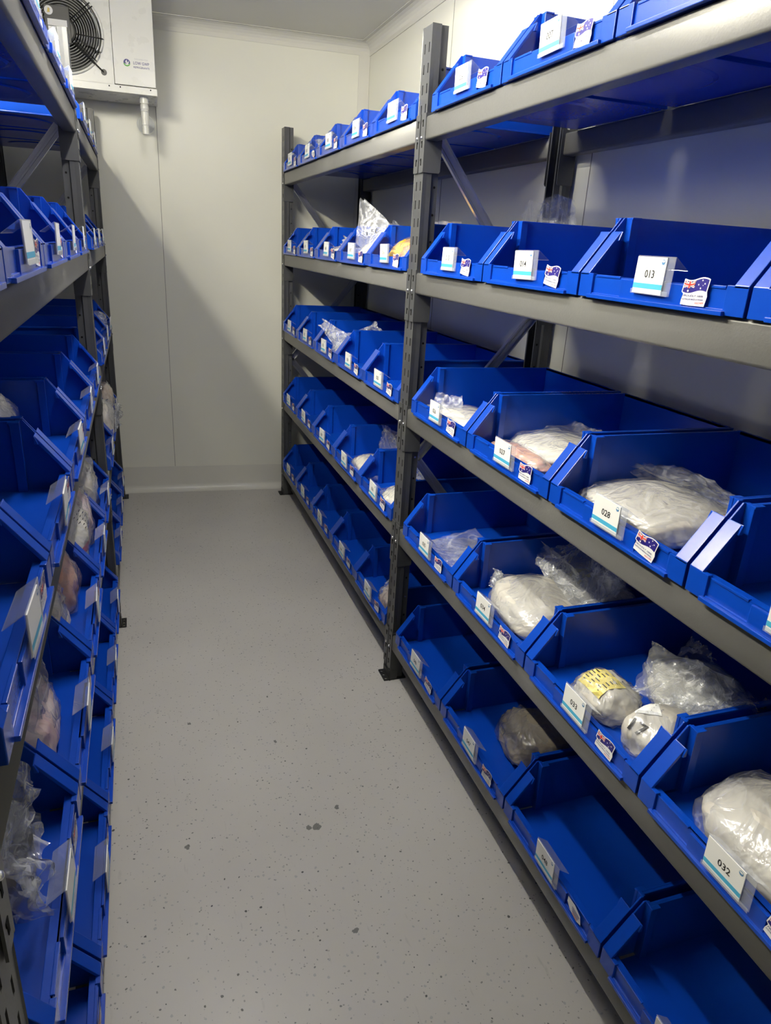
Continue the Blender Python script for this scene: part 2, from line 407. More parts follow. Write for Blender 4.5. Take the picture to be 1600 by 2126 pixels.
def plate_mesh():
    """foot plate with three real holes in the tongue that shows in the aisle"""
    mb = MB(); t = .004
    def cell(x0, x1, y0, y1, hole):
        if not hole:
            mb.box(x0, x1, y0, y1, 0, t, 'black'); return
        cx, cy, r = (x0 + x1) / 2, (y0 + y1) / 2, .0052
        outer, inner = [], []
        for k in range(8):
            a = PI / 8 + k * PI / 4
            inner.append((cx + r * math.cos(a), cy + r * math.sin(a)))
            m = max(abs(math.cos(a)), abs(math.sin(a)))
            outer.append((cx + (x1 - x0) / 2 * math.cos(a) / m, cy + (y1 - y0) / 2 * math.sin(a) / m))
        # corners are added by using the square outline
        vs, fs = [], []
        for z in (0, t):
            vs += [(x, y, z) for x, y in outer] + [(x, y, z) for x, y in inner]
        for k in range(8):
            j = (k + 1) % 8
            fs += [(k, j, 8 + j, 8 + k), (16 + k, 24 + k, 24 + j, 16 + j), (8 + k, 8 + j, 24 + j, 24 + k), (k, 16 + k, 16 + j, j)]
        for k in range(0, 8, 2):
            a, b = outer[k], outer[(k + 1) % 8]
            sx = x1 if (a[0] + b[0]) / 2 > cx else x0; sy = y1 if (a[1] + b[1]) / 2 > cy else y0
            i0 = len(vs); vs += [(sx, sy, 0), (sx, sy, t)]
            fs += [(k, i0, (k + 1) % 8), (16 + k, 16 + (k + 1) % 8, i0 + 1)]
        mb.geom(vs, fs, 'black')
    w = .037
    for i in range(3): cell(-w + i * 2 * w / 3, -w + (i + 1) * 2 * w / 3, -.024, -.004, True)
    cell(-w, w, -.004, .062, False)
    mb.box(-.0345, .0345, -.004, -.0015, .004, .03, 'black')
    return mb.mesh('foot_plate', recalc=False)
UPM, FPM = upright_mesh(), plate_mesh()
def beam_mesh(L):
    mb = MB(); r = .006; prof = []
    for (cx, cz, a0) in ((r, r, PI), (.042 - r, r, 1.5 * PI), (.042 - r, BEAM_H - r, 0), (r, BEAM_H - r, .5 * PI)):
        for k in range(4): a = a0 + k / 3 * PI / 2; prof.append((cx + r * math.cos(a), cz + r * math.sin(a)))
    mb.prism(prof, -L / 2, L / 2, lambda d, z, a: (a, d - .002, z), 'steel')
    me = mb.mesh('beam', smooth=False)
    for p in me.polygons: p.use_smooth = len(p.vertices) == 4
    return me
def connector_mesh(sg):
    """sg=+1: the upright lies towards +u of the beam end (u = along the beam)"""
    mb = MB(); z0, z1 = -.083, BEAM_H + .008
    # front plate, on the upright's face
    mb.prism([(0, z0 + .004), (.004, z0), (.031, z0), (.031, z1), (0, z1)], -.0045, -.0015, lambda u, z, d: (sg * u, d, z), 'upright')
    # side plate on the upright's inner cheek, with a sloped front under the beam
    mb.prism([(-.0045, z0), (.046, z0), (.050, z0 + .006), (.050, z1), (-.0045, z1)], -.0032, 0, lambda d, z, u: (sg * u, d, z), 'upright')
    for zz in (-.064, -.018, .036):
        mb.box(sg * .0125, sg * .0185, -.0052, -.004, zz, zz + .018, 'dark'); mb.box(sg * .0185, sg * .022, -.0052, -.004, zz + .012, zz + .018, 'dark')
    return mb.mesh('connector')
def bolt_mesh():
    mb = MB(); mb.tube([(0, 0, 0), (0, -.002, 0), (0, -.004, 0), (0, -.0052, 0)], [.0048, .0048, .0038, .0015], 'bolt', 10)
    return mb.mesh('bolt', smooth=True)
CON = {1: connector_mesh(1), -1: connector_mesh(-1)}; BOLT = bolt_mesh()
def brace_mesh(L):
    mb = MB()
    prof = [(-.016, 0), (.016, 0), (.016, .014), (.0145, .014), (.0145, .002), (.004, .002), (.003, .0045), (-.003, .0045), (-.004, .002), (-.0145, .002), (-.0145, .014), (-.016, .014)]
    mb.prism(prof, 0, L, lambda p, q, a: (p, q, a), 'galv')
    return mb.mesh('brace')
def build_rack(name, label, s, X0, frames):
    root = thing(name, label, 'shelving', (X0 + s * DEPTH / 2, frames[1], 0))
    O = Vector(root.location)
    rf = -PI / 2 if s > 0 else PI / 2        # rotation that turns local -y (front) towards the aisle
    rb = -rf
    def P(x, y, z): return Vector((x, y, z)) - O
    for fy in frames:
        for front in (True, False):
            x = X0 if front else X0 + s * DEPTH
            u = link('upright', UPM, root, P(x, fy, 0), (0, 0, rf if front else rb))
            link('foot_plate', FPM, u, (0, 0, .0005))
        zz = [(.05, 1.83), (.44, 1.34), (.05, .86), (.44, .38), (.05, .03)]
        for (d0, z0), (d1, z1) in zip(zz[:-1], zz[1:]):
            a = Vector((X0 + s * d0, fy, z0)); b = Vector((X0 + s * d1, fy, z1)); L = (b - a).length
            br = link('brace', brace_mesh(L), root, a - O)
            zax = (b - a).normalized(); yax = Vector((0, -1, 0)); xax = yax.cross(zax)
            br.rotation_euler = Matrix((xax, yax, zax)).transposed().to_euler()
    for f0, f1 in zip(frames[:-1], frames[1:]):
        ya, yb = f0 - UW / 2, f1 + UW / 2
        L = ya - yb - .0005
        me = beam_mesh(L)
        for zb in ZB:
            for front in (True, False):
                x = X0 if front else X0 + s * DEPTH
                b = link('beam', me, root, P(x, (ya + yb) / 2, zb), (0, 0, rf if front else rb))
                for sg in (-1, 1):
                    c = link('connector', CON[sg], b, (sg * L / 2, 0, 0))
                    if front: link('bolt', BOLT, b, (sg * (L / 2 + .018), -.0045, -.032 + .04))
    return root
build_rack('shelving_rack', 'grey steel shelving rack along the right wall carrying numbered blue bins', 1, XR, RF)
build_rack('shelving_rack', 'dark steel shelving rack along the left side below the evaporator fan', -1, XL, LF)

# ------------------------------------------------------------------ bins
def bin_body():
    mb = MB(); h = BW / 2; B = 'blue'
    mb.box(-.1945, .1945, .008, BD, 0, .004, B)                                        # floor
    mb.box(-.194, .194, BD - .004, BD, .002, BH, B)                                    # back
    mb.box(-.200, .200, BD - .004, BD + .004, BH - .008, BH, B)
    sd = lambda d, z, w: (w, d, z)
    for s in (-1, 1):
        mb.prism([(.001, 0), (.001, LIP), (.076, BH), (.084, BH), (.084, 0)], s * (h - .0035), s * h, sd, B)   # front cheek
        mb.prism([(.080, .0), (.080, BH), (.088, BH), (.088, 0)], s * .190, s * (h - .002), sd, B)               # jog
        mb.prism([(.086, 0), (.086, BH), (BD, BH), (BD, 0)], s * .190, s * .1935, sd, B)                        # rear cheek
        mb.box(s * .1935, s * .1995, .088, BD, BH - .006, BH - .0005, B)                                        # top lip
        mb.prism([(.079, BH - .004), (.079, BH), (.100, BH), (.100, BH - .004)], s * .182, s * .1905, sd, B)
        mb.box(s * .1835, s * .1905, .079, .096, .004, BH - .003, B)                                            # pillar
        mb.prism([(0, LIP - .004), (0, LIP), (.056, LIP + .0747), (.058, LIP + .0735), (.058, LIP + .068), (.004, LIP - .005)], s * (h - .027), s * h, sd, B)   # wide sloped rim
        mb.prism([(.050, LIP + .058), (.056, LIP + .0747), (.058, LIP + .0735), (.058, LIP + .058)], s * (h - .031), s * (h - .025), sd, B)
    mb.box(-h + .001, h - .001, .0045, .009, 0, LIP - .003, B)                          # front wall
    mb.box(-h + .020, h - .020, .0045, .020, LIP - .007, LIP - .003, B)                 # inner ledge
    for s in (-1, 1):
        mb.box(s * .165, s * h, 0, .009, 0, LIP, B)                                     # end posts
        mb.box(s * .088, s * .160, .003, .009, LIP - .006, LIP - .0015, B)              # edge over each recess
        mb.box(s * .078, s * .165, .0012, .009, -.0, .0085, B)                         # ledge under each recess
    mb.box(-.080, .080, 0, .009, .0, LIP - .005, B)                                   # card rail
    n = 32; cx, cd = 0, .235                                                            # dished round on the underside
    mb.geom([(cx + .135 * math.cos(2 * PI * k / n), cd + .135 * math.sin(2 * PI * k / n), -.0002) for k in range(n)] + [(cx + .125 * math.cos(2 * PI * k / n), cd + .125 * math.sin(2 * PI * k / n), -.0030) for k in range(n)] + [(cx, cd, -.0005)], [(k, (k + 1) % n, n + (k + 1) % n, n + k) for k in range(n)] + [(n + k, n + (k + 1) % n, 2 * n) for k in range(n)], B)
    mb.box(-.170, .170, -.006, .004, -.001, .006, B)                                    # lower lip
    return mb.mesh('bin_body', bevel=.0011)
BODY = bin_body()
def holder_mesh():
    mb = MB(); A = 'acrylic'
    mb.box(-.041, .054, -.0045, -.0035, .017, .076, A)
    mb.prism([(-.0045, .076), (-.0035, .0765), (.022, .058), (.0215, .057)], -.041, .054, lambda d, z, w: (w, d, z), A)
    mb.box(-.041, .054, -.0080, -.0072, .0165, .024, A)
    return mb.mesh('card_holder')
HOLD = holder_mesh()
def card_mesh(num):
    mb = MB(); d0 = -.0062
    mb.box(-.039, .036, d0, -.0046, .0175, .0745, 'card')
    F = lambda u, v: (u - .0015, d0 - .0003, v + .0)
    mb.poly([F(-.0375, .0255), F(.0375, .0255), F(.0375, .0335), F(-.0375, .0335)], 'cyan')
    if num: put_text(mb, num, .0125, lambda u, v: (u - .001, d0 - .0003, v + .0485), 'ink')
    n = 12
    mb.poly([(.0285 + .0042 * math.cos(a * 2 * PI / n), d0 - .0003, .0675 + .0042 * math.sin(a * 2 * PI / n)) for a in range(n)], 'lblue')
    mb.poly([(.0285 + .0035 * math.cos(a * PI / 5 ), d0 - .0005, .0688 + .0016 * math.sin(a * PI / 5)) for a in range(10)], 'card')
    return mb.mesh('card', recalc=False)
def sticker_mesh():
    """wavy flag sticker; built in (w, z) around its own centre"""
    mb = MB()
    def wav(u, v):            # u,v in 0..1 inside the flag part
        return (-.0225 + u * .047 + (v - .5) * .004 - .002, .003 + v * .0165 - .0025 * math.sin(u * 2 * PI * .9 + .3) - u * .003)
    def F(p, l=0): return (p[0], -.0002 * (1 + l), p[1])
    N = 10
    up = [wav(i / N, 1) for i in range(N + 1)]; lo = [wav(i / N, 0) for i in range(N + 1)]
    m = .0018
    back = [(p[0], p[1] + m) for p in up] + [(up[-1][0] + m, up[-1][1] + .5 * m), (lo[-1][0] + m, lo[-1][1])]
    back += [(.0235, -.006), (.0195, -.020), (-.012, -.018), (-.0285, -.016), (-.0275, -.009), (-.0245, -.001), (lo[0][0] - m, lo[0][1]), (up[0][0] - m, up[0][1] + m)]
    mb.poly([F(p) for p in back], 'card')
    def patch(u0, v0, u1, v1, mat, l, n=8):
        for i in range(n):
            a, b = u0 + (u1 - u0) * i / n, u0 + (u1 - u0) * (i + 1) / n
            mb.poly([F(wav(a, v0), l), F(wav(b, v0), l), F(wav(b, v1), l), F(wav(a, v1), l)], mat)
    patch(0, 0, 1, 1, 'navy', 1)
    def bar(u0, v0, u1, v1, wd, mat, l, n=6):
        du, dv = u1 - u0, v1 - v0; L = math.hypot(du * 2.6, dv); nu, nv = -dv / L * wd / 2.6, du * 2.6 / L * wd
        for i in range(n):
            a, b = i / n, (i + 1) / n
            q = [(u0 + du * a + nu, v0 + dv * a + nv), (u0 + du * b + nu, v0 + dv * b + nv), (u0 + du * b - nu, v0 + dv * b - nv), (u0 + du * a - nu, v0 + dv * a - nv)]
            mb.poly([F(wav(min(max(x, 0), 1), min(max(y, 0), 1)), l) for x, y in q], mat)
    U1, V0 = .46, .42
    bar(0, 1, U1, V0, .075, 'card', 2); bar(0, V0, U1, 1, .075, 'card', 2)
    bar(0, .97, U1, V0 + .02, .022, 'red', 3); bar(0, V0 + .02, U1, .97, .022, 'red', 3)
    bar(U1 / 2, 1, U1 / 2, V0, .14, 'card', 4); bar(0, (1 + V0) / 2, U1, (1 + V0) / 2, .11, 'card', 4)
    bar(U1 / 2, 1, U1 / 2, V0, .085, 'red', 5); bar(0, (1 + V0) / 2, U1, (1 + V0) / 2, .065, 'red', 5)
    def star(u, v, r, pts=7):
        c = wav(u, v); q = []
        for k in range(pts * 2):
            a = PI / 2 + k * PI / pts; rr = r if k % 2 == 0 else r * .45
            q.append(F((c[0] + rr * math.cos(a), c[1] + rr * math.sin(a)), 2))
        mb.poly(q, 'card')
    star(.22, .19, .0025); star(.74, .84, .0017); star(.62, .52, .0017); star(.87, .58, .0017); star(.74, .17, .0019); star(.81, .42, .001)
    put_text(mb, 'PROUDLY 100%', .0030, lambda u, v: F((u - .004, v - .0045 - u * .06), 1), 'navy', .041, .3)
    put_text(mb, 'AUSTRALIAN MADE & OWNED', .0026, lambda u, v: F((u - .0045, v - .0095 - u * .06), 1), 'navy', .043)
    put_text(mb, 'FISCHER', .0026, lambda u, v: F((u + .010, v - .0150), 1), 'red', .017)
    return mb.mesh('sticker', recalc=False)
STICK = sticker_mesh()
# a few stickers in the photo are torn or folded: only a pale remnant is left
def torn_mesh():
    mb = MB(); F = lambda x, z: (x, -.0003, z)
    mb.poly([F(-.024, .012), (.0, -.0006, .014), F(.020, .006), F(.026, -.012), F(.012, -.018), F(-.012, -.013), F(-.024, -.002)], 'card')
    for k in range(4): mb.poly([(-.006 + k * .001, -.0012, .004 - k * .0045), (.020 - k*.002, -.0012, .001 - k * .0045), (.020 - k*.002, -.0012, -.001 - k * .0045), (-.006 + k * .001, -.0012, .002 - k * .0045)], 'navy' if k < 3 else 'red')
    return mb.mesh('sticker_torn', recalc=False)
TORN = torn_mesh()
BLANK = card_mesh('')
ORD = ['top', 'second', 'third', 'fourth', 'bottom']
ORN = ['first', 'second', 'third', 'fourth', 'fifth']
def make_bin(s, k, yc, label, num=None, torn=False):
    X = XR - .009 if s > 0 else XL + .009
    z = ZB[k] + BEAM_H + .0012
    o = thing('storage_bin', label, 'bin', (X, yc, z), -PI / 2 if s > 0 else PI / 2, 'blue storage bins')
    link('bin_body', BODY, o)
    j = rnd.uniform
    h = link('card_holder', HOLD, o, (j(-.005, .005), 0, j(-.001, .001)), (j(-.035, .03), j(-.02, .02), j(-.03, .03)))
    link('card', card_mesh(num) if num else BLANK, h)
    link('sticker', TORN if torn else STICK, o, (.109 + j(-.004, .006), -.0006, .0272 + j(-.0008, .0018)), (0, j(-.12, .1), 0)).scale = (1.06, 1, 1.02)
    return o
near0 = RF[1] - UW / 2 - .048
far0 = RF[0] - UW / 2 - .012
BINS = {}
numbers = {0: ([1, 2, 3, 4, 5], [6, 7, 8]), 1: ([20, 19, 18, 17, 16], [15, 14, 13, 12]), 2: ([21, 22, 23, 24, 25], [26, 27, 28, 29]),
           3: ([40, 39, 38, 37, 36], [35, 34, 33, 32]), 4: ([41, 42, 43, 44, 45], [46, 47, 48, 49])}
far_pitch = (far0 - (RF[1] + UW / 2 + .006)) / 5
for k in range(5):
    for bay, nums in enumerate(numbers[k]):
        for i, nn in enumerate(nums):
            yc = (far0 - (i + .5) * far_pitch) if bay == 0 else (near0 - (i + .5) * PITCH)
            if bay == 1:
                lab = 'blue bin with card %03d on the %s shelf of the right rack' % (nn, ORD[k])
            else:
                lab = '%s blue bin from the end wall on the %s shelf of the right rack' % (ORN[i], ORD[k])
                if i == 4: lab = 'blue bin beside the slotted middle post, far bay, %s shelf of the right rack' % ORD[k]
            BINS['R', k, nn] = make_bin(1, k, yc, lab, '%03d' % nn, torn=nn in (48, 2))
for k in range(5):
    cnt = {0: 5, 1: 5, 2: 5, 3: 5, 4: 5}[k]
    st = 2.640 if k == 1 else 2.708
    for i in range(3):
        BINS['L', k, 'f%d' % i] = make_bin(-1, k, 4.165 - (i + .5) * PITCH, '%s blue bin from the end wall on the %s shelf of the left rack' % (ORN[i], ORD[k]))
    for i in range(cnt):
        yc = st - (i + .5) * PITCH
        lab = '%s blue bin on the near side of the left rack middle post, %s shelf' % (ORN[i], ORD[k])
        BINS['L', k, 'n%d' % i] = make_bin(-1, k, yc, lab)

# ------------------------------------------------------------------ bags
def blob(seed, sx, sy, sz, wr=.10, ridge=.05, flat=.35, subdiv=4, sq=.75):
    bm = bmesh.new(); bmesh.ops.create_icosphere(bm, subdivisions=subdiv, radius=1)
    off = Vector((seed * 3.1, seed * 1.7, seed * 5.3))
    for v in bm.verts:
        p = v.co.copy(); n = p.normalized()
        f = 1 + wr * noise.noise(n * 1.7 + off) * 1.6
        rd = (1 - abs(noise.noise(n * 3.4 + off * 1.3))) ** 6
        r2 = (1 - abs(noise.noise(n * 7.5 + off * .7))) ** 6
        f += ridge * rd + ridge * .6 * r2 - ridge * .7 + .02 * noise.noise(n * 14 + off)
        q = Vector((math.copysign(abs(n.x) ** sq, n.x), math.copysign(abs(n.y) ** sq, n.y), n.z)) * f
        z = q.z * sz
        if z < -flat * sz: z = -flat * sz + (z + flat * sz) * .06
        v.co = Vector((q.x * sx, q.y * sy, z + flat * sz * 1.06))
    return bm
def bag_mesh(name, mat, *a, **k):
    bm = blob(*a, **k); me = bpy.data.meshes.new(name); bm.to_mesh(me); bm.free()
    me.materials.append(M[mat]); me.polygons.foreach_set('use_smooth', [True] * len(me.polygons))
    zmin = min(v.co.z for v in me.vertices)
    for v in me.vertices: v.co.z -= zmin
    return me
def film_mesh(name, mat, seed, w, L, tip=.5, curl=.3, cr=.012, nx=26, ny=26, pinch=0.):
    """crinkled sheet (two plies) rising from y=0 to y=L, in local x / y, z is out of plane"""
    off = Vector((seed * 2.3, seed * 4.1, seed)); mb = MB()
    for ply in (0, 1):
        vs, fs = [], []
        for j in range(ny + 1):
            t = j / ny
            for i in range(nx + 1):
                u = i / nx * 2 - 1
                wd = w * (1 - (1 - tip) * t ** 1.3) * (1 - pinch * math.exp(-((t - .55) / .16) ** 2))
                p = Vector((u * wd, t * L * (1 + .10 * noise.noise(Vector((u * 1.5, 0, 3)) + off)), 0))
                q = Vector((u * 1.6, t * 1.8, ply * .35))
                z = cr * 2.2 * noise.noise(q + off) + cr * (1 - abs(noise.noise(q * 2.2 + off))) ** 3 + cr * .4 * noise.noise(q * 5 + off)
                bulge = (1 - u * u) * (1 - t) * cr * 2.0 * (1 if ply else -1)
                a = curl * t * t
                vs.append((p.x + cr * .6 * noise.noise(q * 3 + off * 2), p.y * math.cos(a) , z + bulge + p.y * math.sin(a)))
        for j in range(ny):
            for i in range(nx):
                a = j * (nx + 1) + i; fs.append((a, a + 1, a + nx + 2, a + nx + 1))
        mb.geom(vs, fs, mat)
    return mb.mesh(name, recalc=False, smooth=True)
def local_in_bin(b, w, d, z=.0046):
    c, s_ = math.cos(b.rotation_euler.z), math.sin(b.rotation_euler.z)
    return Vector((b.location.x + c * w - s_ * d, b.location.y + s_ * w + c * d, b.location.z + z))
def make_bag(b, w, d, size, seed, mat, label, rz=0., skin=True, films=(), z=.0046, wr=.10, ridge=.05, tilt=(0, 0), flat=.35, skin_mat='film_thin'):
    rot = b.rotation_euler.z + rz
    o = thing('plastic_bag', label, 'bag', local_in_bin(b, w, d, z), rot, 'bags kept in the blue bins')
    me = bag_mesh('contents', mat, seed, size[0] / 2, size[1] / 2, size[2], wr=wr, ridge=ridge, flat=flat)
    hgt = max(v.co.z for v in me.vertices); kz = size[2] / hgt
    for v in me.vertices: v.co.z *= kz
    c = link('contents', me, o, (0, 0, 0), (tilt[0], tilt[1], 0))
    if skin:
        me2 = bag_mesh('film', skin_mat, seed + .37, size[0] / 2 * 1.05, size[1] / 2 * 1.05, size[2], wr=wr, ridge=ridge * 1.7, flat=flat)
        h2 = max(v.co.z for v in me2.vertices)
        for v in me2.vertices: v.co.z *= size[2] * 1.05 / h2
        link('film', me2, o, (0, 0, 0), (tilt[0], tilt[1], 0))
    for q, (loc, r3, wd, L, kw) in enumerate(films):
        link('bag_top', film_mesh('bag_top', kw.pop('mat', 'film'), seed + q * 1.9 + .5, wd, L, **kw), o, loc, r3)
    return o, me
def drape(o, me, geo_fn, center, right, up, mat_default=None, name='bag_label', off=.0022):
    """project flat print onto the bag: geo_fn(mb) draws in (u, v); rays go along -n"""
    bvh = BVHTree.FromPolygons([v.co for v in me.vertices], [list(p.vertices) for p in me.polygons])
    right, up = Vector(right).normalized(), Vector(up).normalized(); n = right.cross(up).normalized(); c = Vector(center)
    mb = MB(); geo_fn(mb); out = []
    for (u, v, l) in mb.v:
        p = c + right * u + up * v + n * .2
        hit = bvh.ray_cast(p, -n)
        q = hit[0] if hit[0] is not None else bvh.find_nearest(c + right * u + up * v)[0]
        out.append(tuple(q + n * (off + l)))
    mb.v = out
    return link(name, mb.mesh(name, recalc=False), o)
def grid_patch(mb, x0, x1, y0, y1, mat, n=8, l=0):
    for i in range(n):
        for j in range(n):
            a, b = x0 + (x1 - x0) * i / n, x0 + (x1 - x0) * (i + 1) / n
            c, d = y0 + (y1 - y0) * j / n, y0 + (y1 - y0) * (j + 1) / n
            mb.geom([(a, c, l), (b, c, l), (b, d, l), (a, d, l)], [(0, 1, 2, 3)], mat)
R_ = lambda k, n: BINS['R', k, n]
L_ = lambda k, n: BINS['L', k, n]
UP = PI / 2
# ---- right rack, top shelf
make_bag(R_(0, 2), .02, .06, (.16, .10, .05), 1.2, 'powder', 'crumpled clear bag showing over the front of a far top shelf bin', films=[((.05, 0, .03), (UP, 0, 0), .06, .06, dict(tip=.7, cr=.012))])
# ---- second shelf
make_bag(R_(1, 18), .03, .07, (.20, .12, .055), 2.1, 'pieces', 'low clear bag behind the front lip, right side of its bin, far second shelf', films=[((.04, 0, .03), (1.2, 0, 0), .09, .06, dict(tip=.6, cr=.014))])
o, me = make_bag(R_(1, 17), .02, .11, (.26, .16, .075), 3.4, 'pieces', 'tall clear zip bag with white fittings standing above its bin', skin=False,
    films=[((.02, -.01, .010), (1.40, -.42, .75), .125, .235, dict(tip=.08, cr=.008, curl=.10, mat='film')), ((.03, .02, .02), (1.35, -.1, .75), .13, .13, dict(tip=.35, cr=.010, mat='film_thin'))])
mbt = MB(); put_text(mbt, '1.50', .020, lambda u, v: (u, v, 0), 'ink', .055)
link('handwriting', mbt.mesh('handwriting', recalc=False), o, (-.01, -.035, .115), (1.40, -.2, .75))
make_bag(R_(1, 16), .03, .14, (.30, .22, .10), 4.2, 'amber', 'amber yellow packet leaning beside the middle post on the second shelf', rz=.2, films=[((.04, .02, .05), (1.2, .0, -.1), .14, .10, dict(tip=.8, cr=.008, curl=.3, mat='film_thin'))], ridge=.03)
make_bag(R_(1, 16), .115, .060, (.14, .085, .078), 5.2, 'redpart', 'orange red packet in front of the amber packet', ridge=.08)
make_bag(R_(1, 15), -.14, .385, (.26, .10, .10), 6.2, 'film_thin', 'large clear bag sagging over the back of the bin with card 015', skin=False, films=[((-.03, .0, .05), (1.35, 0, 0), .17, .17, dict(tip=.75, cr=.014, curl=.2, mat='film_thin'))])
# ---- third shelf
make_bag(R_(2, 23), .05, .11, (.18, .14, .05), 7.2, 'film', 'clear bag spilling over the third bin of the third shelf, far bay', skin=False, films=[((.02, -.02, .03), (1.2, -1.0, .8), .055, .21, dict(tip=.25, cr=.010, curl=.1)), ((.08, -.02, .03), (1.2, .75, .8), .06, .17, dict(tip=.5, cr=.012, curl=.1)), ((.05, -.03, .02), (1.0, -.2, .8), .10, .09, dict(tip=.6, cr=.012, mat='film_thin'))])
make_bag(R_(2, 23), .07, .08, (.14, .10, .045), 7.8, 'pieces', 'small bag of white rings in the third bin of the far third shelf', ridge=.09)
make_bag(R_(2, 25), .15, .12, (.06, .06, .04), 8.1, 'powder', 'small white packet in the corner next to the middle post, third shelf')
make_bag(R_(2, 26), -.03, .13, (.28, .18, .034), 9.3, 'powder', 'flat bag of white powder in the bin with card 026', rz=.2, ridge=.025, films=[((-.07, -.06, .015), (.3, 0, .7), .06, .08, dict(tip=.7, cr=.007, mat='film_thin'))])
o, me = make_bag(R_(2, 27), -.06, .20, (.26, .24, .055), 10.4, 'powder', 'flat white powder bag at the back of the bin with card 027', rz=-.15, ridge=.03, films=[((-.02, -.02, .03), (.12, 0, .2), .13, .14, dict(tip=.8, cr=.008, curl=.05, mat='film_thin'))])
make_bag(R_(2, 27), -.05, .075, (.24, .08, .035), 11.1, 'salmon', 'flat packet of pink pieces behind the front of the bin with card 027', ridge=.03)
make_bag(R_(2, 28), -.045, .155, (.29, .27, .062), 12.4, 'powder_grey', 'broad pale bag of powder filling the bin with card 028', rz=-.05, ridge=.03, wr=.07, films=[((-.02, .03, .055), (.05, 0, .1), .16, .10, dict(tip=.8, cr=.008, curl=.0, mat='film_thin'))])
t = thing('slat_stack', 'small stack of orange slats behind the bag in the bin with card 028', 'slats', local_in_bin(R_(2, 28), .105, .245, .006), -PI / 2 + .1)
for k in range(6):
    mb = MB(); mb.box(-.035, .035, -.05, .05, 0, .0085, 'wood'); link('slat', mb.mesh('slat', bevel=.001), t, (rnd.uniform(-.004, .004), rnd.uniform(-.004, .004), .003 + k * .0105 + .0))
# ---- fourth shelf
make_bag(R_(3, 36), .09, .09, (.20, .15, .07), 13.2, 'powder', 'cream bag low in the bin beside the middle post, fourth shelf', films=[((.0, .05, .05), (1.3, 0, .1), .10, .09, dict(tip=.8, cr=.012, mat='film_thin'))])
make_bag(R_(3, 37), .09, .10, (.22, .18, .075), 14.2, 'powder_grey', 'pale bag with loose clear top in a far fourth shelf bin', films=[((.02, .08, .05), (1.3, 0, .1), .14, .14, dict(tip=.75, cr=.014, mat='film_thin'))])
make_bag(R_(3, 35), .0, .13, (.24, .20, .016), 15.2, 'film_thin', 'nearly empty clear bag lying in the bin with card 035', skin=False, films=[((.03, -.07, .008), (.08, 0, .1), .13, .17, dict(tip=.8, cr=.006, curl=.1, mat='film_thin'))])
make_bag(R_(3, 34), .0, .165, (.32, .24, .082), 16.3, 'powder_grey', 'large pale powder bag heaped in the bin with card 034', rz=-.1, ridge=.035, wr=.08, films=[((-.07, .07, .07), (1.0, 0, .1), .10, .07, dict(tip=1.0, cr=.014, curl=.5)), ((.03, .03, .08), (.5, 0, -.1), .15, .16, dict(tip=.9, cr=.018)), ((-.13, -.07, .02), (1.4, 0, .2), .03, .06, dict(tip=.6, cr=.01))])
o, me = make_bag(R_(3, 34), -.02, .34, (.26, .17, .095), 17.3, 'pieces', 'clear bag with yellow print behind the powder bag, bin with card 034', ridge=.07, films=[((.03, .0, .08), (.9, 0, -.3), .10, .12, dict(tip=.8, cr=.018))])
drape(o, me, lambda mb: grid_patch(mb, -.045, .03, -.028, .028, 'ylab'), (-.02, -.03, .085), (1, 0, 0), (0, .75, .65))
# 033: three bags
o, me = make_bag(R_(3, 33), -.025, .095, (.135, .115, .078), 18.1, 'powder_grey', 'crumpled bag with yellow label behind card 033', rz=.2, ridge=.09, wr=.08)
def ylab(mb):
    grid_patch(mb, -.040, .036, -.030, .030, 'ylab')
    for r in range(6):
        for c in range(3):
            x = -.034 + c * .024 + (r % 2) * .002; mb.geom([(x, .021 - r * .008, .0004), (x + .015 - (c * r) % 3 * .003, .021 - r * .008, .0004), (x + .015 - (c * r) % 3 * .003, .0235 - r * .008, .0004), (x, .0235 - r * .008, .0004)], [(0, 1, 2, 3)], 'ink')
drape(o, me, ylab, (-.010, -.012, .06), (.9, -.15, 0), (.1, .7, .6))
o, me = make_bag(R_(3, 33), .015, .305, (.24, .20, .070), 19.2, 'powder', 'long white powder bag lying at the back of the bin with card 033', rz=-.45, ridge=.035, wr=.07, films=[((.07, -.02, .05), (.3, 0, -1.2), .10, .15, dict(tip=.8, cr=.014)), ((-.11, .02, .05), (.2, 0, 1.4), .04, .04, dict(tip=.4, cr=.008))])
o, me = make_bag(R_(3, 33), .110, .125, (.120, .15, .080), 20.2, 'powder_grey', 'upright pale bag marked 17 at the near end of the bin with card 033', rz=.25, ridge=.05, films=[((-.01, .05, .06), (.9, 0, .2), .09, .11, dict(tip=.9, cr=.018))])
def mark17(mb):
    put_text(mb, '17', .026, lambda u, v: (u, v, 0), 'ink', .034)
drape(o, me, mark17, (-.012, -.04, .045), (1, 0, 0), (0, .55, .8), name='handwriting')
def paper(mb):
    grid_patch(mb, -.030, .018, -.016, .016, 'card')
    for r in range(3): mb.geom([(-.026, .008 - r * .008, .0004), (.012 - r * .006, .008 - r * .008, .0004), (.012 - r * .006, .0105 - r * .008, .0004), (-.026, .0105 - r * .008, .0004)], [(0, 1, 2, 3)], 'ink')
drape(o, me, paper, (-.03, -.005, .07), (.7, .7, 0), (-.5, .5, .6))
o, me = make_bag(R_(3, 32), .0, .155, (.31, .24, .088), 21.4, 'powder_grey', 'bulging pale grey bag behind card 032', rz=.1, ridge=.03, wr=.06, films=[((.04, .08, .06), (.8, 0, .1), .08, .06, dict(tip=.7, cr=.012, mat='film_thin'))])
def mark032(mb): put_text(mb, 'S', .035, lambda u, v: (u, v, 0), 'navy', .025)
drape(o, me, mark032, (.075, -.085, .06), (1, 0, 0), (0, .4, .9), name='handwriting')
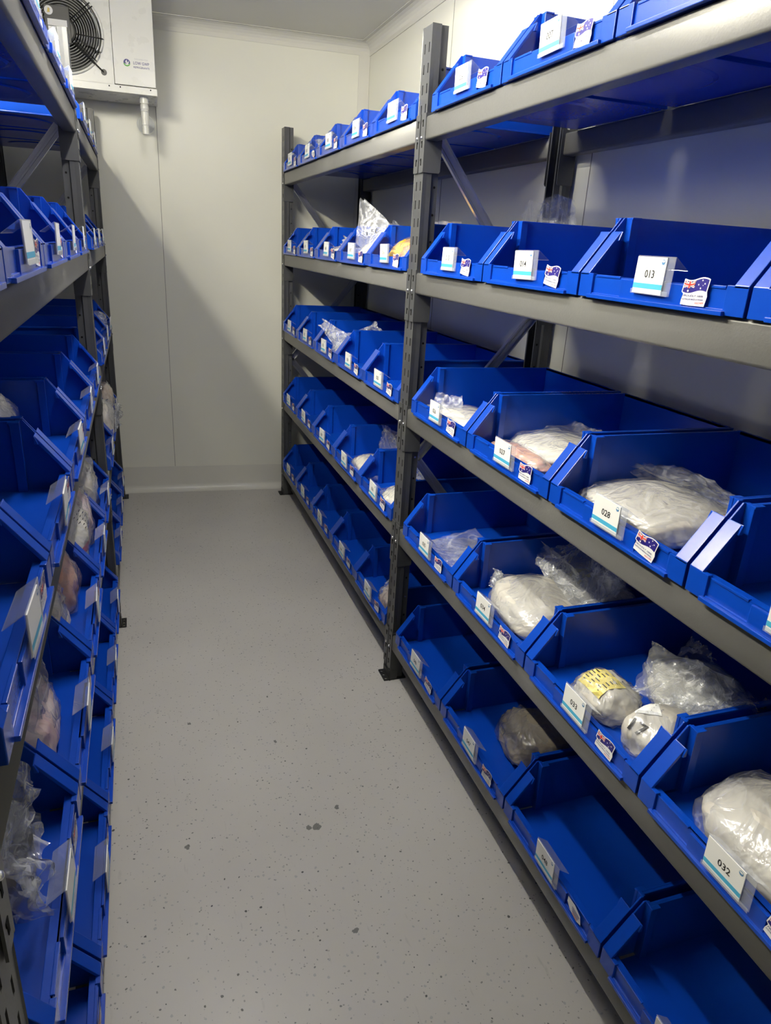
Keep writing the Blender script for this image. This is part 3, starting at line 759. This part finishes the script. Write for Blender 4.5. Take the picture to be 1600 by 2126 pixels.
# ---- bottom shelf
make_bag(R_(4, 42), .10, .07, (.10, .08, .035), 22.1, 'film', 'scrap of clear bag low in the second bin of the bottom shelf, far bay', skin=False)
make_bag(R_(4, 45), .09, .09, (.15, .13, .085), 23.1, 'tan', 'tan bag in the bottom bin beside the middle post', ridge=.08, films=[((-.08, -.01, .02), (1.0, 0, .3), .04, .06, dict(tip=.5, cr=.01))])
o, me = make_bag(R_(4, 47), .02, .195, (.22, .19, .100), 24.3, 'taupe', 'taupe bag of powder in the bin with card 047', rz=-.2, ridge=.08, wr=.08)
def scrib(mb): put_text(mb, 'BX', .02, lambda u, v: (u, v, 0), 'ink', .04)
make_bag(R_(4, 49), .11, .21, (.15, .20, .10), 25.3, 'darkbag', 'dark grey bag at the back of the bin with card 049', ridge=.06)
# ---- left rack
make_bag(L_(2, 'f0'), .0, .05, (.20, .08, .10), 31.1, 'film', 'clear bag rising from the far third shelf bin of the left rack', skin=False)
o, me = make_bag(L_(3, 'f0'), .0, .075, (.24, .13, .16), 32.1, 'tan', 'pinkish tan bag in the far fourth shelf bin of the left rack', ridge=.05)
o, me = make_bag(L_(3, 'f1'), .0, .05, (.26, .11, .15), 33.1, 'powder_grey', 'grey clear bag leaning over the front of a left rack fourth shelf bin', ridge=.06, films=[((.06, -.04, .02), (1.6, 0, 0), .10, .10, dict(tip=.7, cr=.014))])
make_bag(L_(2, 'n2'), .02, .20, (.22, .16, .145), 34.1, 'powder_grey', 'bag tip peeking between bins on the left rack third shelf', ridge=.05)
def print_lines(mb):
    for r in range(6):
        for c in range(4):
            x = -.045 + c * .022 + (r % 2) * .004; w = .008 + .003 * ((r * 3 + c) % 3); mb.geom([(x, .02 - r * .009, 0), (x + w, .021 - r * .009, 0), (x + w, .0228 - r * .009, 0), (x, .0218 - r * .009, 0)], [(0, 1, 2, 3)], 'ink')
o, me = make_bag(L_(3, 'n0'), .0, .12, (.27, .17, .20), 35.2, 'powder_grey', 'printed grey bag standing in the first left rack fourth shelf bin past the post', ridge=.06)
drape(o, me, print_lines, (.0, -.05, .11), (1, 0, 0), (0, .3, .95), name='print')
o, me = make_bag(L_(3, 'n1'), -.07, .12, (.20, .18, .22), 36.2, 'powder', 'white printed bag with magenta patch on the left rack fourth shelf', ridge=.06)
drape(o, me, print_lines, (.0, -.05, .13), (1, 0, 0), (0, .3, .95), name='print')
def mag(mb): grid_patch(mb, -.05, .05, -.012, .012, 'magenta')
drape(o, me, mag, (-.03, -.05, .06), (1, .0, .2), (0, .3, .95), name='patch')
o, me = make_bag(L_(3, 'n1'), .10, .11, (.17, .16, .19), 37.2, 'pinkbag', 'glossy pink and white bag next to the printed bag, left rack fourth shelf', ridge=.07, films=[((-.02, -.02, .10), (1.3, 0, .2), .08, .08, dict(tip=.9, cr=.014))])
make_bag(L_(3, 'n2'), .09, .13, (.16, .17, .175), 38.2, 'salmon', 'clear bag of salmon pink pieces on the left rack fourth shelf', ridge=.03, films=[((.02, -.03, .10), (1.3, 0, 0), .09, .12, dict(tip=.9, cr=.014))])
make_bag(L_(3, 'n2'), -.08, .15, (.20, .18, .17), 39.2, 'cream', 'cream coloured bag lying beside the salmon pieces, left rack fourth shelf', ridge=.05)
make_bag(L_(3, 'n3'), -.04, .13, (.26, .16, .12), 40.2, 'pinkbag', 'tall limp pinkish bag in the fourth bin of the left rack fourth shelf', ridge=.05, films=[((.04, -.03, .06), (1.5, .1, .1), .12, .20, dict(tip=.6, cr=.014, curl=.1))])
make_bag(L_(3, 'n4'), .07, .13, (.18, .16, .13), 41.2, 'darkbag', 'clear bag of dark fittings in the nearest bin of the left rack fourth shelf', ridge=.08, films=[((.03, -.02, .08), (1.3, 0, .1), .13, .16, dict(tip=1.0, cr=.022, curl=.2)), ((-.05, -.06, .04), (1.2, 0, .3), .09, .14, dict(tip=.7, cr=.02))])
make_bag(L_(3, 'n4'), -.10, .17, (.16, .16, .17), 42.2, 'salmon', 'pinkish bag behind the nearest slotted post, left rack fourth shelf', ridge=.04)

# ------------------------------------------------------------------ evaporator
EA = -.03
ev = thing('evaporator_unit', 'white ceiling evaporator unit with black fan guard on the end wall', 'cooling unit', (.151, 4.10, 2.155), EA)
# local: x right, y back, z up, front face at y=0
EWd, EH, ED = .80, .405, .31
mb = MB()
c = (-.400, .226); RO = .168
def face_with_hole(x0, x1, z0, z1, cx, cz, r, y0, y1, mat, n=48):
    outer, inner = [], []
    for k in range(n):
        a = 2 * PI * k / n; dx, dz = math.cos(a), math.sin(a)
        tx = ((x1 - cx) / dx if dx > 1e-9 else (x0 - cx) / dx if dx < -1e-9 else 1e9)
        tz = ((z1 - cz) / dz if dz > 1e-9 else (z0 - cz) / dz if dz < -1e-9 else 1e9)
        t_ = min(tx, tz); outer.append((cx + dx * t_, cz + dz * t_)); inner.append((cx + dx * r, cz + dz * r))
    vs = [(x, y0, z) for x, z in outer] + [(x, y0, z) for x, z in inner] + [(x, y1, z) for x, z in inner]
    fs = []
    for k in range(n):
        j = (k + 1) % n; fs += [(k, j, n + j, n + k), (n + k, n + j, 2 * n + j, 2 * n + k)]
    # close the four corners
    for (X, Z) in ((x0, z0), (x1, z0), (x1, z1), (x0, z1)):
        a = math.atan2(Z - cz, X - cx) % (2 * PI); k = int(a / (2 * PI) * n) % n
        i = len(vs); vs.append((X, y0, Z)); fs.append((k, (k + 1) % n, i))
    mb.geom(vs, fs, mat)
face_with_hole(-EWd, -.190, .030, EH, c[0], c[1], RO, 0, .03, 'white')
mb.box(-EWd, 0, .06, ED, .030, EH, 'white')
mb.box(-EWd, -EWd + .002, 0, .06, .03, EH, 'white'); mb.box(-EWd, -.19, 0, .06, EH - .002, EH, 'white'); mb.box(-EWd, -.19, 0, .06, .03, .032, 'white')
mb.box(-.192, -.190, .001, .06, .03, EH, 'white')
link('housing', mb.mesh('housing', recalc=False), ev)
mb = MB(); mb.box(-.188, 0, -.002, .06, .034, EH, 'white'); cov = link('cover_panel', mb.mesh('cover_panel', bevel=.002), ev)
mb = MB(); mb.box(-EWd, .004, -.003, ED, .0, .030, 'white')
for x in (-.026, -.165, -.215): mb.disc((x, -.003, .022), .004, (0, -1, 0), 'dark', 8, .001)
link('drip_tray', mb.mesh('drip_tray', bevel=.003), ev)
mb = MB(); mb.tube([(c[0] + (RO + .004) * math.cos(a * PI / 24), -.004, c[1] + (RO + .004) * math.sin(a * PI / 24)) for a in range(48)], .006, 'white', 8, closed=True)
mb.tube([(c[0] + (RO - .012) * math.cos(a * PI / 24), .024, c[1] + (RO - .012) * math.sin(a * PI / 24)) for a in range(48)], .007, 'galv', 8, closed=True)
link('fan_shroud', mb.mesh('fan_shroud', smooth=True), ev)
mb = MB(); mb.disc((c[0], .058, c[1]), RO - .002, (0, 1, 0), 'fan', 48, .001)
for k in range(5):
    a0 = k * 2 * PI / 5
    pts = []
    for (r, aw_, y) in ((.05, 0, .050), (.05, .5, .032), (.150, .25, .030), (.150, .95, .052)):
        pts.append((c[0] + r * math.cos(a0 + aw_), y, c[1] + r * math.sin(a0 + aw_)))
    mb.geom([pts[0], pts[1], pts[3], pts[2]], [(0, 1, 2, 3)], 'fan')
link('fan', mb.mesh('fan', recalc=False), ev)
mb = MB()
for k in range(11):
    r = .052 + k * .0108
    mb.tube([(c[0] + r * math.cos(a * PI / 24), -.014 + .004 * (k / 10), c[1] + r * math.sin(a * PI / 24)) for a in range(48)], .0021, 'wire', 6, closed=True)
for a in (-.72, .72, 2.42, 3.86, -.05):
    for dlt in (-.008, .008):
        dx, dz = math.cos(a), math.sin(a); nx_, nz_ = -dz * dlt, dx * dlt
        if a == -.05 and dlt > 0: continue
        mb.tube([(c[0] + dx * .05 + nx_, -.018, c[1] + dz * .05 + nz_), (c[0] + dx * (RO + .004) + nx_, -.016, c[1] + dz * (RO + .004) + nz_), (c[0] + dx * (RO + .008) + nx_, -.002, c[1] + dz * (RO + .008) + nz_)], .0024, 'fan', 6)
link('fan_guard', mb.mesh('fan_guard', smooth=True), ev)
mb = MB(); mb.tube([(c[0], .05, c[1]), (c[0], -.020, c[1]), (c[0], -.026, c[1])], [.058, .058, .050], 'motor', 28)
mb.box(c[0] - .070, c[0] + .036, -.030, -.016, c[1] - .055, c[1] + .090, 'motor')
mt = link('fan_motor', mb.mesh('fan_motor', bevel=.002), ev)
mb = MB(); mb.disc((c[0] - .050, -.0302, c[1] + .066), .018, (0, -1, 0), 'card', 20, .0008)
mb.poly([(c[0] - .050 + x, -.0315, c[1] + .066 + z) for x, z in ((-.006, -.009), (.006, -.007), (.004, .0), (.007, .004), (-.001, .011), (-.004, .002))], 'gold')
link('round_badge', mb.mesh('round_badge', recalc=False), mt)
mb = MB(); mb.box(c[0] - .058, c[0] + .024, -.0312, -.0302, c[1] + .008, c[1] + .034, 'card'); link('rating_label', mb.mesh('rating_label'), mt)
mb = MB(); mb.tube([(c[0] + .05, -.018, c[1] - .045), (c[0] + .10, -.022, c[1] - .090), (c[0] + .135, -.014, c[1] - .125), (c[0] + .165, -.004, c[1] - .150)], .0035, 'fan', 8)
mb.disc((c[0] + .166, -.001, c[1] - .150), .013, (0, -1, 0), 'motor', 16, .003)
link('fan_cable', mb.mesh('fan_cable', smooth=False), ev)
mb = MB(); Y0 = -.0026
F = lambda x, z, l=0: (x, Y0 - l * .0003, z)
gx, gz, gr = -.128, .128, .0165
mb.poly([F(gx + gr * math.cos(a * PI / 14), gz + gr * math.sin(a * PI / 14)) for a in range(28)], 'card')
mb.poly([F(gx + gr * .92 * math.cos(a), gz + gr * .92 * math.sin(a), 1) for a in [-.35 + i * (PI + .7) / 20 for i in range(21)]], 'navy')
for i in range(10):
    a, b = PI + .25 + i * (PI - .5) / 10, PI + .25 + (i + 1) * (PI - .5) / 10
    mb.poly([F(gx + gr * .98 * math.cos(a), gz + gr * .98 * math.sin(a), 2), F(gx + gr * .98 * math.cos(b), gz + gr * .98 * math.sin(b), 2), F(gx + gr * .68 * math.cos(b), gz + gr * (.62) * math.sin(b), 2), F(gx + gr * .68 * math.cos(a), gz + gr * .62 * math.sin(a), 2)], 'green')
mb.poly([F(gx + x * gr, gz + z * gr, 2) for x, z in ((0, -.35), (-.38, .02), (-.30, .42), (0, .72), (.05, .2))], 'card')
mb.poly([F(gx + x * gr, gz + z * gr, 2) for x, z in ((.02, -.35), (.12, .1), (.55, .34), (.52, -.05), (.32, -.3))], 'card')
put_text(mb, 'DESIGNED FOR', .0052, lambda u, v: F(u - .062, v + .1465), 'gprint', .062)
put_text(mb, 'LOW GWP', .0125, lambda u, v: F(u - .062, v + .130), 'navy', .072)
put_text(mb, 'REFRIGERANTS', .0082, lambda u, v: F(u - .062, v + .1125), 'navy', .072)
link('print', mb.mesh('print', recalc=False), cov)
# drain trap
mb = MB()
px, py = -.060, .06
mb.tube([(px, py, 0), (px, py, -.030)], .0205, 'pvc', 20)
mb.tube([(px, py, -.030), (px, py, -.040), (px, py, -.052), (px, py, -.058), (px, py, -.062)], [.0175, .0195, .0195, .017, .0185], 'pvc', 20)
mb.tube([(px, py, -.062), (px, py, -.066), (px, py, -.125)], [.0215, .0185, .0175], 'pvc', 20)
mb.tube([(px, py, -.125), (px, py, -.166)], .0165, 'pvc', 20)
mb.tube([(px, py + .015, -.092), (px, .305, -.092)], .0145, 'pvc', 16)
link('drain_pipe', mb.mesh('drain_pipe', smooth=False, bevel=.0015), ev)
mb = MB(); mb.disc((px, .302, -.092), .045, (0, 1, 0), 'acrylic', 32, .003); mb.tube([(px + .045 * math.cos(a * PI / 20), .302, -.092 + .045 * math.sin(a * PI / 20)) for a in range(40)], .0012, 'pvc', 6, closed=True); link('pipe_flange', mb.mesh('pipe_flange'), ev)

# ------------------------------------------------------------------ lamps
def mat_emit(name, c, s):
    m = bpy.data.materials.new(name); m.use_nodes = True; nt = m.node_tree
    nt.nodes.remove(nt.nodes['Principled BSDF']); e = nt.nodes.new('ShaderNodeEmission')
    e.inputs['Color'].default_value = (*c, 1); e.inputs['Strength'].default_value = s
    nt.links.new(e.outputs[0], nt.nodes['Material Output'].inputs[0]); return m
M['tubeA'] = mat_emit('lit_tube_main', (1.0, .945, .77), 278)
M['tubeB'] = mat_emit('lit_tube_second', (1.0, .96, .87), 140)
def batten(label, x, y, L, tube, z=CEIL, r=.022):
    t = thing('batten_lamp', label, 'ceiling lamp', (x, y, z), 0)
    mb = MB(); mb.box(-.03, .03, -L / 2 - .03, L / 2 + .03, -.045, -.001, 'white'); link('housing', mb.mesh('housing', bevel=.003), t)
    mb = MB(); mb.tube([(0, -L / 2, -.045 - r - .002), (0, L / 2, -.045 - r - .002)], r, tube, 20); link('tube', mb.mesh('tube', smooth=False), t)
batten('lit ceiling batten above the left rack', -.545, 1.75, 1.5, 'tubeA')
batten('lit ceiling batten over the middle of the aisle', .16, 1.95, 1.15, 'tubeB')

# ------------------------------------------------------------------ world, camera
w = bpy.data.worlds.new('world'); scene.world = w; w.use_nodes = True
w.node_tree.nodes['Background'].inputs['Color'].default_value = (.5, .5, .5, 1)
w.node_tree.nodes['Background'].inputs['Strength'].default_value = .0
yaw, pit, rol, f = .3436, .3609, .0576, 1453.42
fw = Vector((math.sin(yaw) * math.cos(pit), math.cos(yaw) * math.cos(pit), -math.sin(pit)))
r0 = Vector((math.cos(yaw), -math.sin(yaw), 0)); u0 = r0.cross(fw)
rt = r0 * math.cos(rol) + u0 * math.sin(rol); up = -r0 * math.sin(rol) + u0 * math.cos(rol)
cam = bpy.data.cameras.new('camera'); co = bpy.data.objects.new('camera', cam); col.objects.link(co)
mt_ = Matrix((rt, up, -fw)).transposed().to_4x4(); mt_.translation = Vector((0, 0, CAM_H)); co.matrix_world = mt_
cam.sensor_fit = 'HORIZONTAL'; cam.sensor_width = 36; cam.lens = f * 36 / 1600; cam.clip_start = .02
scene.camera = co
vs = scene.view_settings
vs.view_transform = 'Standard'; vs.look = 'None'; vs.gamma = 1; vs.use_curve_mapping = False; vs.exposure = 0.0
scene.cycles.use_denoising = True
scene.cycles.max_bounces = 8; scene.cycles.transparent_max_bounces = 16
